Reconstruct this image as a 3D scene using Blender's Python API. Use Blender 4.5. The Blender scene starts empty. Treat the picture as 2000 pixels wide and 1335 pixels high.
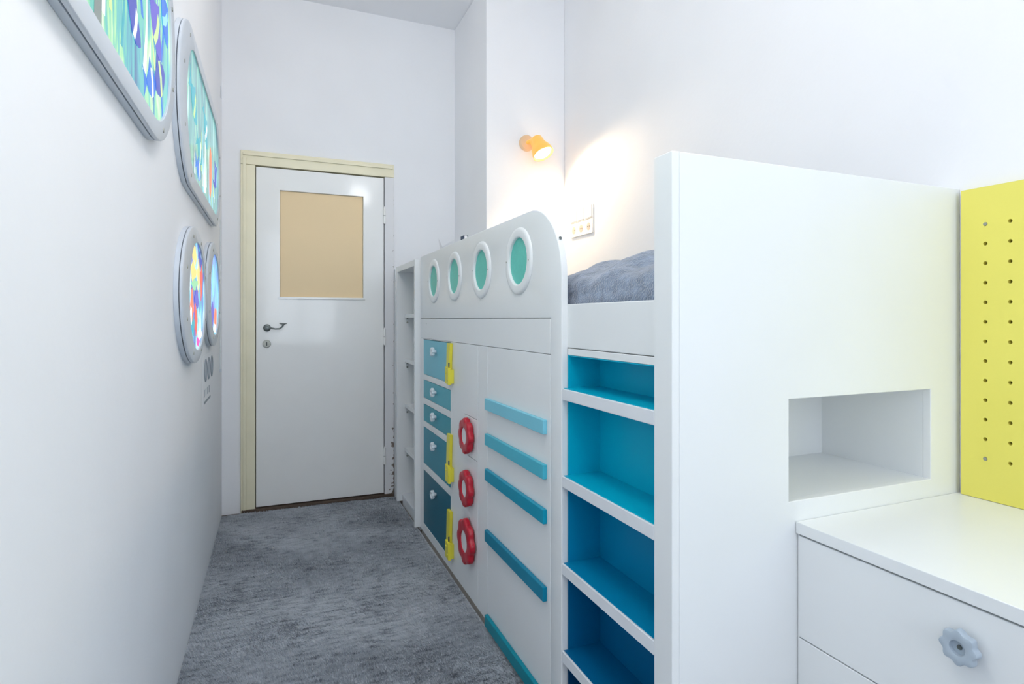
import bpy, bmesh, math, random
import numpy as np
from mathutils import Vector, Matrix
random.seed(7); rng = np.random.default_rng(7)
PI = math.pi
scene = bpy.context.scene
C = scene.collection

# ------------------------------------------------------------------ camera
cam_d = bpy.data.cameras.new('camera'); cam = bpy.data.objects.new('camera', cam_d); C.objects.link(cam)
cam_d.sensor_fit = 'HORIZONTAL'; cam_d.sensor_width = 36.0
cam_d.lens = 1128.7 * 36 / 2000
cam_d.shift_y = -45.1 / 2000
cam_d.clip_start = 0.02
cam.location = (0, 0, 1.118)
cam.rotation_euler = (PI / 2, 0, -math.radians(22.389))
scene.camera = cam

# ------------------------------------------------------------------ world, lights, exposure
world = bpy.data.worlds.new('world'); scene.world = world; world.use_nodes = True
bg = world.node_tree.nodes['Background']
bg.inputs['Color'].default_value = (0.62, 0.78, 1.0, 1); bg.inputs['Strength'].default_value = 1.2
scene.view_settings.view_transform = 'Standard'; scene.view_settings.look = 'None'
scene.view_settings.gamma = 1.0; scene.view_settings.use_curve_mapping = False
scene.view_settings.exposure = 0.05
scene.cycles.max_bounces = 8; scene.cycles.diffuse_bounces = 7; scene.cycles.glossy_bounces = 3

def area_light(name, loc, rot, sx, sy, power, color, shape='RECTANGLE', parent=None):
    d = bpy.data.lights.new(name, 'AREA'); d.shape = shape; d.size = sx
    if shape in ('RECTANGLE', 'ELLIPSE'): d.size_y = sy
    d.energy = power; d.color = color
    o = bpy.data.objects.new(name, d); C.objects.link(o)
    o.location = loc; o.rotation_euler = rot
    return o
# daylight through two added windows, unseen behind the camera
area_light('added_window_daylight', (1.625, -1.15, 1.72), (0, PI / 2, 0), 1.50, 1.40, 13.5, (0.77, 0.91, 1.0))
area_light('added_window_daylight', (0.40, -2.345, 1.62), (-PI / 2, 0, PI), 1.10, 1.75, 17.5, (0.92, 0.96, 1.0))
CEIL = 3.02
ADDED_LAMPS = [((0.23, 0.80, 2.22, .15), 18.8, (1.0, 0.955, 0.90)), ((0.30, 2.15, 2.74, .12), 8.2, (1.0, 0.955, 0.90)), ((1.10, -0.95, 2.82, .15), 9.5, (0.97, 0.98, 1.0))]  # unseen globe lamps, added for fill and the door highlight

# ------------------------------------------------------------------ materials
def lin(c):
    r = []
    for v in c[:3]:
        v = v / 255.0
        r.append(v / 12.92 if v <= 0.04045 else ((v + 0.055) / 1.055) ** 2.4)
    return (r[0], r[1], r[2], 1.0)

def mat(name, col, rough=0.5, spec=0.5, metal=0.0, noise=0.0, nscale=20.0, bump=0.0, bscale=200.0, sheen=0.0, coat=0.0, emit=None, estr=0.0, nstretch=(1, 1, 1)):
    m = bpy.data.materials.new(name); m.use_nodes = True
    nt = m.node_tree; b = nt.nodes['Principled BSDF']
    col = lin(col)
    b.inputs['Base Color'].default_value = col
    b.inputs['Roughness'].default_value = rough
    b.inputs['Specular IOR Level'].default_value = spec
    b.inputs['Metallic'].default_value = metal
    if sheen: b.inputs['Sheen Weight'].default_value = sheen; b.inputs['Sheen Roughness'].default_value = 0.5
    if coat: b.inputs['Coat Weight'].default_value = coat; b.inputs['Coat Roughness'].default_value = 0.08
    if emit: b.inputs['Emission Color'].default_value = lin(emit); b.inputs['Emission Strength'].default_value = estr
    tc = nt.nodes.new('ShaderNodeTexCoord')
    mp = nt.nodes.new('ShaderNodeMapping'); mp.inputs['Scale'].default_value = nstretch
    nt.links.new(tc.outputs['Object'], mp.inputs['Vector'])
    n = nt.nodes.new('ShaderNodeTexNoise'); n.inputs['Scale'].default_value = nscale; n.inputs['Detail'].default_value = 1 if noise < .04 else 3
    nt.links.new(mp.outputs['Vector'], n.inputs['Vector'])
    rm = nt.nodes.new('ShaderNodeValToRGB')
    k = noise
    rm.color_ramp.elements[0].position = 0.3; rm.color_ramp.elements[1].position = 0.7
    rm.color_ramp.elements[0].color = (col[0] * (1 - k), col[1] * (1 - k), col[2] * (1 - k), 1)
    rm.color_ramp.elements[1].color = (min(1, col[0] * (1 + k)), min(1, col[1] * (1 + k)), min(1, col[2] * (1 + k)), 1)
    nt.links.new(n.outputs['Fac'], rm.inputs['Fac'])
    nt.links.new(rm.outputs['Color'], b.inputs['Base Color'])
    if bump:
        n2 = nt.nodes.new('ShaderNodeTexNoise'); n2.inputs['Scale'].default_value = bscale; n2.inputs['Detail'].default_value = 1
        nt.links.new(tc.outputs['Object'], n2.inputs['Vector'])
        bp = nt.nodes.new('ShaderNodeBump'); bp.inputs['Strength'].default_value = bump; bp.inputs['Distance'].default_value = 0.004
        nt.links.new(n2.outputs['Fac'], bp.inputs['Height']); nt.links.new(bp.outputs['Normal'], b.inputs['Normal'])
    return m

M = {}
M['plaster'] = mat('wall_plaster', (240, 241, 244), 0.75, 0.25, noise=0.012, nscale=3, bump=0.10, bscale=60)
M['ceiling'] = mat('ceiling_paint', (240, 241, 244), 0.85, 0.2, noise=0.01, nscale=2)
M['white'] = mat('white_lacquer', (234, 236, 237), 0.32, 0.45, noise=0.008, nscale=4)
M['white_edge'] = mat('white_edge_band', (226, 229, 234), 0.4, 0.4, noise=0.01, nscale=30)
M['white_gloss'] = mat('white_gloss_paint', (243, 243, 241), 0.08, 0.5, noise=0.008, nscale=6, bump=0.02, bscale=14)
M['grey_lacquer'] = mat('grey_lacquer', (205, 212, 221), 0.35, 0.45, noise=0.01, nscale=8)
M['cream'] = mat('cream_gloss_paint', (238, 231, 202), 0.25, 0.5, noise=0.03, nscale=9, bump=0.12, bscale=30)
M['frosted'] = mat('frosted_amber_glass', (240, 214, 170), 0.42, 0.4, noise=0.03, nscale=1.5)
M['iron'] = mat('dark_brushed_metal', (118, 124, 122), 0.35, 0.5, metal=0.9, noise=0.1, nscale=60)
M['steel'] = mat('worn_steel', (165, 166, 158), 0.4, 0.5, metal=0.7, noise=0.08, nscale=80)
M['brown'] = mat('brown_threshold', (92, 78, 68), 0.7, 0.3, noise=0.25, nscale=40)
M['plinth'] = mat('taupe_plinth', (150, 142, 134), 0.7, 0.2, noise=0.1, nscale=30)
M['dark'] = mat('dark_gap', (40, 48, 52), 0.8, 0.2, noise=0.1)
M['red'] = mat('red_plastic', (186, 22, 46), 0.3, 0.5, noise=0.05, nscale=12)
M['yellow'] = mat('yellow_lacquer', (230, 220, 66), 0.35, 0.5, noise=0.03, nscale=14)
M['yellow_board'] = mat('yellow_board', (233, 224, 108), 0.38, 0.4, noise=0.01, nscale=3)
M['knob'] = mat('knob_white_plastic', (222, 229, 234), 0.35, 0.5, noise=0.02)
M['knob_grey'] = mat('knob_grey_plastic', (172, 184, 196), 0.4, 0.45, noise=0.03)
M['mint'] = mat('mint_porthole_disc', (92, 200, 186), 0.35, 0.4, noise=0.04, nscale=120, nstretch=(1, 1, 1))
M['blanket'] = mat('fleece_blanket', (124, 138, 160), 0.95, 0.1, noise=0.30, nscale=42, bump=1.0, bscale=220, sheen=0.6)
M['mattress'] = mat('mattress_ticking', (205, 210, 216), 0.9, 0.1, noise=0.03)
M['subfloor'] = mat('wooden_subfloor', (98, 84, 72), 0.6, 0.3, noise=0.2, nscale=9, nstretch=(6, 1, 1))
M['paper'] = mat('white_paper', (240, 242, 246), 0.8, 0.1, noise=0.01)
M['bookblue'] = mat('dark_blue_cover', (52, 74, 104), 0.5, 0.4, noise=0.05)
M['orange_glass'] = mat('amber_lamp_glass', (240, 180, 90), 0.3, 0.5, noise=0.03, emit=(245, 170, 70), estr=0.45)
M['lamp_base'] = mat('pale_lamp_base', (240, 205, 165), 0.4, 0.4, noise=0.02)
M['bulb'] = mat('lit_bulb', (255, 240, 210), 0.5, emit=(255, 226, 178), estr=9.0)
M['diffuser'] = mat('lit_diffuser', (255, 255, 255), 0.5, emit=(250, 250, 255), estr=6.0)
M['socket_white'] = mat('socket_white_plastic', (240, 238, 234), 0.35, 0.45, noise=0.01)
M['socket_shade'] = mat('socket_recess', (196, 186, 176), 0.5, 0.3, noise=0.02)
M['decal'] = mat('grey_print', (150, 158, 168), 0.6, 0.3, noise=0.05)
M['decal_light'] = mat('pale_grey_print', (188, 196, 205), 0.6, 0.3, noise=0.03)
M['window_white'] = mat('window_paint', (238, 238, 236), 0.3, 0.5, noise=0.01)
TEAL = dict(bar=[(126, 202, 222), (74, 180, 202), (0, 148, 178), (0, 128, 160), (0, 138, 158)],
            drawer=[(118, 194, 212), (82, 176, 192), (44, 154, 172), (10, 136, 160), (0, 100, 124)],
            comp=[(0, 176, 206), (0, 176, 206), (0, 134, 178), (0, 100, 148), (0, 74, 118)])
for k, L in TEAL.items():
    for i, c in enumerate(L): M[f'{k}{i}'] = mat(f'{k}_teal_{i}', c, 0.36, 0.22, noise=0.012, nscale=6)

# ------------------------------------------------------------------ mesh helpers
ORG = {}
def finish(name, bm, material, parent=None, smooth=20, origin=None, recalc=True):
    """link a bmesh (world coordinates) as ONE mesh object under parent"""
    if recalc: bmesh.ops.recalc_face_normals(bm, faces=bm.faces)
    o0 = Vector(ORG[parent.name]) if parent else Vector(origin if origin is not None else (0, 0, 0))
    bm.transform(Matrix.Translation(-o0))
    me = bpy.data.meshes.new(name); bm.to_mesh(me); bm.free()
    mats = material if isinstance(material, (list, tuple)) else [material]
    for m in mats: me.materials.append(M[m] if isinstance(m, str) else m)
    if smooth:
        me.shade_smooth(); me.set_sharp_from_angle(angle=math.radians(smooth))
    o = bpy.data.objects.new(name, me); C.objects.link(o)
    if parent: o.parent = parent
    else: o.location = o0
    ORG[o.name] = tuple(o0)
    return o

def tag(o, label=None, cat=None, group=None, kind=None):
    if label: o['label'] = label
    if cat: o['category'] = cat
    if group: o['group'] = group
    if kind: o['kind'] = kind
    return o

def thing(name, loc, label=None, cat=None, group=None, kind=None):
    o = bpy.data.objects.new(name, None); C.objects.link(o); o.location = loc; o.empty_display_size = 0.05
    ORG[o.name] = tuple(loc)
    return tag(o, label, cat, group, kind)

def add_box(bm, x0, x1, y0, y1, z0, z1, mi=0):
    v = [bm.verts.new(p) for p in ((x0, y0, z0), (x1, y0, z0), (x1, y1, z0), (x0, y1, z0), (x0, y0, z1), (x1, y0, z1), (x1, y1, z1), (x0, y1, z1))]
    fs = []
    for q in ((3, 2, 1, 0), (4, 5, 6, 7), (0, 1, 5, 4), (1, 2, 6, 5), (2, 3, 7, 6), (3, 0, 4, 7)):
        f = bm.faces.new([v[i] for i in q]); f.material_index = mi; fs.append(f)
    return v, fs

def box(x0, x1, y0, y1, z0, z1, bev=0.0, seg=2):
    bm = bmesh.new(); add_box(bm, x0, x1, y0, y1, z0, z1)
    if bev: bmesh.ops.bevel(bm, geom=bm.edges[:], offset=bev, segments=seg, profile=0.5, affect='EDGES')
    return bm

def boxes(*L):
    bm = bmesh.new()
    for b in L: add_box(bm, *b)
    return bm

AX = {'YZ': lambda a, b, d: (d, a, b), 'XZ': lambda a, b, d: (a, d, b), 'XY': lambda a, b, d: (a, b, d)}
def plate(plane, outer, holes, d0, d1, bev=0.0, seg=2):
    """flat plate with real holes: outline and holes are 2D loops, d0..d1 its two faces (d0 is the visible face)"""
    bm = bmesh.new(); f = AX[plane]
    edges = []
    for L in [outer] + list(holes):
        vs = [bm.verts.new(f(a, b, d0)) for a, b in L]
        for i in range(len(vs)): edges.append(bm.edges.new((vs[i], vs[(i + 1) % len(vs)])))
    bmesh.ops.triangle_fill(bm, use_beauty=True, use_dissolve=False, edges=edges)
    faces = bm.faces[:]
    ext = bmesh.ops.extrude_face_region(bm, geom=faces)
    vv = [g for g in ext['geom'] if isinstance(g, bmesh.types.BMVert)]
    off = Vector(f(0, 0, d1)) - Vector(f(0, 0, d0))
    for v in vv: v.co += off
    bmesh.ops.recalc_face_normals(bm, faces=bm.faces)
    if bev:
        idx = {'YZ': 0, 'XZ': 1, 'XY': 2}[plane]
        es = [e for e in bm.edges if len(e.link_faces) == 2 and e.calc_face_angle(0) > 0.9 and all(abs(v.co[idx] - d0) < 1e-6 for v in e.verts)]
        bmesh.ops.bevel(bm, geom=es, offset=bev, segments=seg, profile=0.5, affect='EDGES', clamp_overlap=False)
    return bm

def rect(a0, a1, b0, b1): return [(a0, b0), (a1, b0), (a1, b1), (a0, b1)]
def circ(a, b, r, n=32, rb=None): return [(a + r * math.cos(2 * PI * i / n), b + (rb or r) * math.sin(2 * PI * i / n)) for i in range(n)]
def capsule(a0, a1, b0, b1, n=16):
    """rounded-end outline, 4n points"""
    r = (b1 - b0) / 2; cb = (b0 + b1) / 2
    r2 = min(r, (a1 - a0) / 2); L = []
    for i in range(2 * n): t = -PI / 2 + PI * i / (2 * n - 1); L.append((a1 - r2 + r2 * math.cos(t), cb + r * math.sin(t)))
    for i in range(2 * n): t = PI / 2 + PI * i / (2 * n - 1); L.append((a0 + r2 + r2 * math.cos(t), cb + r * math.sin(t)))
    return L
def lerp_loop(A, B, t): return [(a[0] + (b[0] - a[0]) * t, a[1] + (b[1] - a[1]) * t) for a, b in zip(A, B)]

def add_loft(bm, loops, cyclic=False, cap0=False, cap1=False, mi=0):
    R = [[bm.verts.new(p) for p in L] for L in loops]
    n = len(R[0]); m = len(R)
    for j in range(m if cyclic else m - 1):
        A, B = R[j], R[(j + 1) % m]
        for i in range(n):
            f = bm.faces.new((A[i], A[(i + 1) % n], B[(i + 1) % n], B[i])); f.material_index = mi
    if cap0: bm.faces.new(R[0][::-1]).material_index = mi
    if cap1: bm.faces.new(R[-1]).material_index = mi
    return R
def loft(loops, **k):
    bm = bmesh.new(); add_loft(bm, loops, **k); return bm

def add_tube(bm, pts, rad, n=10, cap=True):
    pts = [Vector(p) for p in pts]
    rs = rad if isinstance(rad, (list, tuple)) else [rad] * len(pts)
    loops = []; up = None
    for i, p in enumerate(pts):
        t = (pts[min(i + 1, len(pts) - 1)] - pts[max(i - 1, 0)]).normalized()
        if up is None:
            a = Vector((0, 0, 1)) if abs(t.z) < 0.9 else Vector((1, 0, 0)); up = t.cross(a).normalized()
        else: up = (up - t * up.dot(t)).normalized()
        w = t.cross(up)
        loops.append([p + (up * math.cos(2 * PI * k / n) + w * math.sin(2 * PI * k / n)) * rs[i] for k in range(n)])
    add_loft(bm, loops, cap0=cap, cap1=cap)
def tube(pts, rad, n=10):
    bm = bmesh.new(); add_tube(bm, pts, rad, n); return bm

def lathe_axis(bm, c, ax, prof, n=24, cap0=True, cap1=True):
    """prof: (distance along ax, radius)"""
    add_tube_like(bm, c, ax, prof, n, cap0, cap1)
def add_tube_like(bm, c, ax, prof, n, cap0, cap1, lobes=0, amp=0.0):
    c = Vector(c); ax = Vector(ax).normalized()
    a = Vector((0, 0, 1)) if abs(ax.z) < 0.9 else Vector((1, 0, 0))
    u = ax.cross(a).normalized(); w = ax.cross(u)
    loops = []
    for d, r in prof:
        loops.append([c + ax * d + (u * math.cos(2 * PI * k / n) + w * math.sin(2 * PI * k / n)) * (r * (1 + amp * math.cos(lobes * 2 * PI * k / n))) for k in range(n)])
    add_loft(bm, loops, cap0=cap0, cap1=cap1)

def instance(src, parent, delta, name=None):
    o = src.copy(); C.objects.link(o)
    if name: o.name = name
    o.parent = parent; o.location = Vector(src.location) + Vector(delta)
    return o

# ------------------------------------------------------------------ the room
XL, XR, YD, YB = -0.274, 1.594, 3.668, -2.30
XP, YA = 1.101, 3.049          # boxed-in corner: pillar face and alcove wall
XB = 0.711                     # front plane of the bed
def struct(name, bm, m, smooth=0): return tag(finish(name, bm, m, smooth=smooth), kind='structure')
struct('floor', box(XL - .1, XR + .1, YB - .1, YD + .1, -0.06, 0.0), 'subfloor')
struct('ceiling', box(XL - .1, XR + .1, YB - .1, YD + .1, CEIL, CEIL + .08), 'ceiling')
struct('wall_left', box(XL - .1, XL, YB - .1, YD + .1, 0, CEIL), 'plaster')
WY0, WY1, WZ0, WZ1 = -1.88, -0.42, 0.92, 2.50
struct('wall_right', plate('YZ', rect(YB - .1, YD + .1, 0, CEIL), [rect(WY0, WY1, WZ0, WZ1)], XR, XR + .1), 'plaster')
DX0, DX1, DZ1 = -0.165, 0.690, 2.065
struct('wall_far', plate('XZ', [(XL, 0), (DX0, 0), (DX0, DZ1), (DX1, DZ1), (DX1, 0), (XR, 0), (XR, CEIL), (XL, CEIL)], [], YD, YD + .1), 'plaster')
struct('wall_alcove', box(XP, XR, YA, YD, 0, CEIL, 0.004, 2), 'plaster')
struct('wall_back', plate('XZ', rect(XL, XR, 0, CEIL), [rect(-.16, .96, .72, 2.52)], YB, YB - .1), 'plaster')
# added windows, unseen behind the camera, to let daylight in
w = thing('added_window_1', (XR, -1.15, WZ0), kind='structure')
YM = (WY0 + WY1) / 2
finish('frame', plate('YZ', rect(WY0, WY1, WZ0, WZ1), [rect(WY0 + .05, YM - .03, WZ0 + .05, WZ1 - .05), rect(YM + .03, WY1 - .05, WZ0 + .05, WZ1 - .05)], XR + .04, XR + .09, 0.003), 'window_white', w)
finish('sill', box(XR - .12, XR - .001, WY0 - .04, WY1 + .04, WZ0 - .03, WZ0 - .002, 0.004), 'window_white', w)

w = thing('added_window_2', (0.40, YB, .72), kind='structure')
finish('frame', plate('XZ', rect(-.16, .96, .72, 2.52), [rect(-.11, .37, .77, 2.47), rect(.43, .91, .77, 2.47)], YB - .04, YB - .09, 0.003), 'window_white', w)
finish('sill', box(-.20, 1.0, YB + .001, YB + .12, .69, .718, 0.004), 'window_white', w)

# ------------------------------------------------------------------ door
d = thing('door_1', (0.27, YD, 0), kind='structure')
FY = YD - 0.018                # face of the casing
# casing: left jamb, head, right jamb, each with a stepped moulding
for nm, (x0, x1, z0, z1) in (('casing', (-0.177, -0.099, 0.0, 2.006)), ('casing', (-0.177, 0.700, 2.007, 2.088))):
    fr = finish(nm, box(x0, x1, FY, YD + .06, z0, z1, 0.003), 'cream', d)
    if z0 < 1: finish('moulding', box(x0 + .012, x0 + .030, FY - .008, FY - .0005, z0, z1 + .04, 0.003), 'cream', fr)
    else: finish('moulding', box(-0.165, 0.690, FY - .008, FY - .0005, z1 - .030, z1 - .012, 0.003), 'cream', fr)
# right jamb: whitish, paint flaked off low down
mj = mat('flaking_white_paint', (226, 226, 226), 0.3, 0.5, noise=0.01)
nt = mj.node_tree; bs = nt.nodes['Principled BSDF']; tc = nt.nodes.new('ShaderNodeTexCoord'); sx = nt.nodes.new('ShaderNodeSeparateXYZ')
nt.links.new(tc.outputs['Object'], sx.inputs[0])
nz = nt.nodes.new('ShaderNodeTexNoise'); nz.inputs['Scale'].default_value = 42; nz.inputs['Detail'].default_value = 5; nt.links.new(tc.outputs['Object'], nz.inputs['Vector'])
mz = nt.nodes.new('ShaderNodeMapRange'); mz.inputs['From Min'].default_value = 0.02; mz.inputs['From Max'].default_value = 0.5; mz.inputs['To Min'].default_value = 0.17; mz.inputs['To Max'].default_value = -0.06
nt.links.new(sx.outputs['Z'], mz.inputs['Value'])
mx = nt.nodes.new('ShaderNodeMapRange'); mx.inputs['From Min'].default_value = 0.395; mx.inputs['From Max'].default_value = 0.43; mx.inputs['To Min'].default_value = -0.2; mx.inputs['To Max'].default_value = 0.10
nt.links.new(sx.outputs['X'], mx.inputs['Value'])
a1 = nt.nodes.new('ShaderNodeMath'); a1.operation = 'ADD'; nt.links.new(mz.outputs[0], a1.inputs[0]); nt.links.new(mx.outputs[0], a1.inputs[1])
a2 = nt.nodes.new('ShaderNodeMath'); a2.operation = 'ADD'; nt.links.new(a1.outputs[0], a2.inputs[0]); nt.links.new(nz.outputs['Fac'], a2.inputs[1])
th = nt.nodes.new('ShaderNodeValToRGB'); th.color_ramp.elements[0].position = 0.62; th.color_ramp.elements[1].position = 0.66
th.color_ramp.elements[0].color = lin((226, 226, 228)); th.color_ramp.elements[1].color = lin((128, 116, 108))
nt.links.new(a2.outputs[0], th.inputs['Fac']); nt.links.new(th.outputs['Color'], bs.inputs['Base Color'])
M['flaking'] = mj
finish('casing', box(0.641, 0.700, FY, YD + .06, 0.0, 2.006, 0.003), 'flaking', d)
tag(d.children[-1], 'white jamb with paint flaking off near the floor')
LY = YD - 0.012                # face of the leaf
GX0, GX1, GZ0, GZ1 = 0.0334, 0.511, 1.2464, 1.873
leaf = finish('leaf', plate('XZ', rect(-0.096, 0.637, 0.028, 2.0), [rect(GX0, GX1, GZ0, GZ1)], LY, LY + .04, 0.003), 'white_gloss', d)
finish('glass_pane', box(GX0 + .001, GX1 - .001, LY + .014, LY + .020, GZ0 + .001, GZ1 - .001), 'frosted', leaf)
bm = boxes((GX0 - .012, GX1 + .012, LY - .006, LY - .0005, GZ0 - .012, GZ0 + .001)); bmesh.ops.bevel(bm, geom=bm.edges[:], offset=.002, segments=1, affect='EDGES')
finish('glazing_bead', bm, 'white_gloss', leaf)
# lever handle
hx, hz = -0.037, 1.066
bm = bmesh.new(); lathe_axis(bm, (hx, LY, hz), (0, -1, 0), [(0, .021), (.006, .021), (.009, .017), (.010, .012), (.03, .011), (.034, .009), (.035, .001)], 28)
h = finish('handle', bm, 'iron', leaf, smooth=40)
pts = [(hx, LY - .026, hz), (hx + .02, LY - .029, hz - .001), (hx + .045, LY - .031, hz - .006), (hx + .066, LY - .031, hz - .005), (hx + .080, LY - .030, hz + .004), (hx + .087, LY - .029, hz + .015), (hx + .089, LY - .029, hz + .021)]
bm = tube(pts, [.0065, .0052, .0046, .0046, .0046, .005, .006], 10)
add_tube(bm, [(hx + .066, LY - .033, hz + .0265), (hx + .078, LY - .031, hz + .0235), (hx + .092, LY - .029, hz + .0225), (hx + .108, LY - .028, hz + .0255)], [.0025, .0052, .0052, .0018], 10)
finish('lever', bm, 'iron', leaf, smooth=40)
bm = bmesh.new(); lathe_axis(bm, (hx - .002, LY, .973), (0, -1, 0), [(0, .0225), (.004, .0225), (.006, .020), (.0062, .001)], 28)
finish('lock_rosette', bm, 'steel', leaf)
finish('keyhole', box(hx - .0045, hx + .0005, LY - .0068, LY - .0063, .962, .982), 'dark', leaf)
for z in (1.764, 1.006, .2617):
    bm = tube([(.640, LY - .008, z - .052), (.640, LY - .008, z - .002)], .0085, 12); add_tube(bm, [(.640, LY - .008, z + .001), (.640, LY - .008, z + .05)], .0078, 12)
    add_tube(bm, [(.640, LY - .008, z + .05), (.640, LY - .008, z + .058)], [.005, .002], 10)
    finish('hinge', bm, 'white_gloss', d, smooth=40)
finish('threshold', box(-0.172, 0.695, YD - .03, YD + .09, 0.0005, 0.022, 0.003), 'brown', d)
finish('hall_side_backing', box(-0.17, 0.695, YD + .092, YD + .099, 0, 2.06), 'brown', d)
# small trim board between the door casing and the bookcase
struct('trim_1', box(0.7015, 0.7165, YD - .045, YD - .001, 0.0, 1.43, 0.002), 'white')

# ------------------------------------------------------------------ carpet
def smooth_noise(x, y, seed, octs):
    r = np.random.default_rng(seed); s = np.zeros_like(x)
    for f, a in octs:
        for _ in range(4):
            th_ = r.uniform(0, 2 * PI); ph = r.uniform(0, 2 * PI); k = f * r.uniform(.7, 1.3)
            s += a * np.sin(k * (x * math.cos(th_) + y * math.sin(th_)) + ph)
    return s
def carpet_h(x, y):
    h_ = 0.006 + 0.0012 * smooth_noise(x, y, 3, [(9, .5), (21, .3)])
    yr = 3.215 + 0.02 * np.sin(6 * x)
    h_ = h_ + 0.010 * np.exp(-((y - yr) / .012) ** 2) * np.clip((.10 - x) / .1, 0, 1)      # a crease across the carpet
    yr2 = 3.30 + 0.10 * (x - .3)
    h_ = h_ + 0.006 * np.exp(-((y - yr2) / .010) ** 2) * np.clip((x - .20) / .1, 0, 1) * np.clip((.55 - x) / .1, 0, 1)
    return np.maximum(h_, 0.002)
mc = bpy.data.materials.new('carpet_pile_grey'); mc.use_nodes = True
nt = mc.node_tree; bs = nt.nodes['Principled BSDF']; bs.inputs['Roughness'].default_value = 0.95; bs.inputs['Specular IOR Level'].default_value = 0.1
bs.inputs['Sheen Weight'].default_value = 0.25
tc = nt.nodes.new('ShaderNodeTexCoord'); mp = nt.nodes.new('ShaderNodeMapping'); mp.inputs['Scale'].default_value = (16, 60, 1); mp.inputs['Rotation'].default_value = (0, 0, 0.12)
nt.links.new(tc.outputs['Object'], mp.inputs['Vector'])
n1 = nt.nodes.new('ShaderNodeTexNoise'); n1.inputs['Scale'].default_value = 1.0; n1.inputs['Detail'].default_value = 5; n1.inputs['Roughness'].default_value = 0.65; nt.links.new(mp.outputs['Vector'], n1.inputs['Vector'])
n2 = nt.nodes.new('ShaderNodeTexNoise'); n2.inputs['Scale'].default_value = 4.5; n2.inputs['Detail'].default_value = 4; nt.links.new(tc.outputs['Object'], n2.inputs['Vector'])
ad = nt.nodes.new('ShaderNodeMath'); ad.operation = 'MULTIPLY_ADD'; ad.inputs[1].default_value = 0.32; nt.links.new(n2.outputs['Fac'], ad.inputs[0])
mu = nt.nodes.new('ShaderNodeMath'); mu.operation = 'MULTIPLY'; mu.inputs[1].default_value = 0.83; nt.links.new(n1.outputs['Fac'], mu.inputs[0]); nt.links.new(mu.outputs[0], ad.inputs[2])
n3 = nt.nodes.new('ShaderNodeTexNoise'); n3.inputs['Scale'].default_value = 170; n3.inputs['Detail'].default_value = 2; nt.links.new(tc.outputs['Object'], n3.inputs['Vector'])
a3 = nt.nodes.new('ShaderNodeMath'); a3.operation = 'MULTIPLY_ADD'; a3.inputs[1].default_value = 0.28; nt.links.new(n3.outputs['Fac'], a3.inputs[0])
s3 = nt.nodes.new('ShaderNodeMath'); s3.operation = 'SUBTRACT'; s3.inputs[1].default_value = 0.14; nt.links.new(ad.outputs[0], s3.inputs[0]); nt.links.new(s3.outputs[0], a3.inputs[2])
cr = nt.nodes.new('ShaderNodeValToRGB')
for p, c in ((0.38, (88, 94, 102)), (0.48, (142, 147, 155)), (0.57, (170, 175, 182)), (0.75, (188, 192, 199))):
    e = cr.color_ramp.elements.new(p); e.color = lin(c)
cr.color_ramp.elements.remove(cr.color_ramp.elements[0]); cr.color_ramp.elements.remove(cr.color_ramp.elements[-1])
nt.links.new(a3.outputs[0], cr.inputs['Fac']); nt.links.new(cr.outputs['Color'], bs.inputs['Base Color'])
M['carpet'] = mc
CX0, CX1, CY0, CY1 = XL + .0006, 0.709, -0.6, 3.632
carpet = thing('carpet', (0.2, 1.5, 0), 'grey short-pile carpet filling the narrow floor up to the door', 'carpet')
nx, ny = 60, 240
gx = np.linspace(CX0, CX1, nx); gy = np.linspace(CY0, CY1, ny); GXX, GYY = np.meshgrid(gx, gy)
edge = np.clip((GYY - 3.60) / .03, 0, 1) * 0.010 * (np.sin(31 * GXX) + .6 * np.sin(73 * GXX)); GY2 = GYY + edge * .8
HZ = carpet_h(GXX, GYY)
bm = bmesh.new(); vs = [[bm.verts.new((GXX[j, i], GY2[j, i], HZ[j, i])) for i in range(nx)] for j in range(ny)]
for j in range(ny - 1):
    for i in range(nx - 1): bm.faces.new((vs[j][i], vs[j][i + 1], vs[j + 1][i + 1], vs[j + 1][i]))
finish('backing', bm, 'carpet', carpet, smooth=180)
# pile: single-triangle fibres, leaning in drifting directions
def pile(n, y0, y1, ln, wd):
    x = rng.uniform(CX0 + .004, CX1 - .006, n); y = rng.uniform(y0, y1, n)
    z = carpet_h(x, y) - .001
    a = smooth_noise(x, y, 11, [(5, .6), (13, .35)]) + 2.9 + rng.normal(0, .45, n)
    lean = np.clip(.75 + .35 * smooth_noise(x, y, 12, [(7, .5), (17, .4)]) + rng.normal(0, .2, n), .1, 1.3)
    L = ln * rng.uniform(.7, 1.2, n)
    dx = np.cos(a) * np.sin(lean) * L; dy = np.sin(a) * np.sin(lean) * L; dz = np.cos(lean) * L
    b = rng.uniform(0, PI, n); wx = np.cos(b) * wd / 2; wy = np.sin(b) * wd / 2
    V = np.empty((n, 3, 3)); V[:, 0] = np.stack([x - wx, y - wy, z], 1); V[:, 1] = np.stack([x + wx, y + wy, z], 1)
    V[:, 2] = np.stack([np.clip(x + dx, XL + .002, CX1), np.minimum(y + dy, 3.64), z + np.maximum(dz, .003)], 1)
    return V.reshape(-1, 3)
V = np.concatenate([pile(95000, 1.25, 2.1, .010, .0030), pile(85000, 2.1, 3.63, .010, .0040), pile(14000, -.58, 1.25, .010, .006)])
V -= np.array([0.2, 1.5, 0]); n = len(V) // 3
me = bpy.data.meshes.new('pile'); me.vertices.add(3 * n); me.vertices.foreach_set('co', V.ravel().astype(np.float32))
me.loops.add(3 * n); me.loops.foreach_set('vertex_index', np.arange(3 * n, dtype=np.int32))
me.polygons.add(n); me.polygons.foreach_set('loop_start', np.arange(0, 3 * n, 3, dtype=np.int32))
me.update(); me.materials.append(mc)
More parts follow.
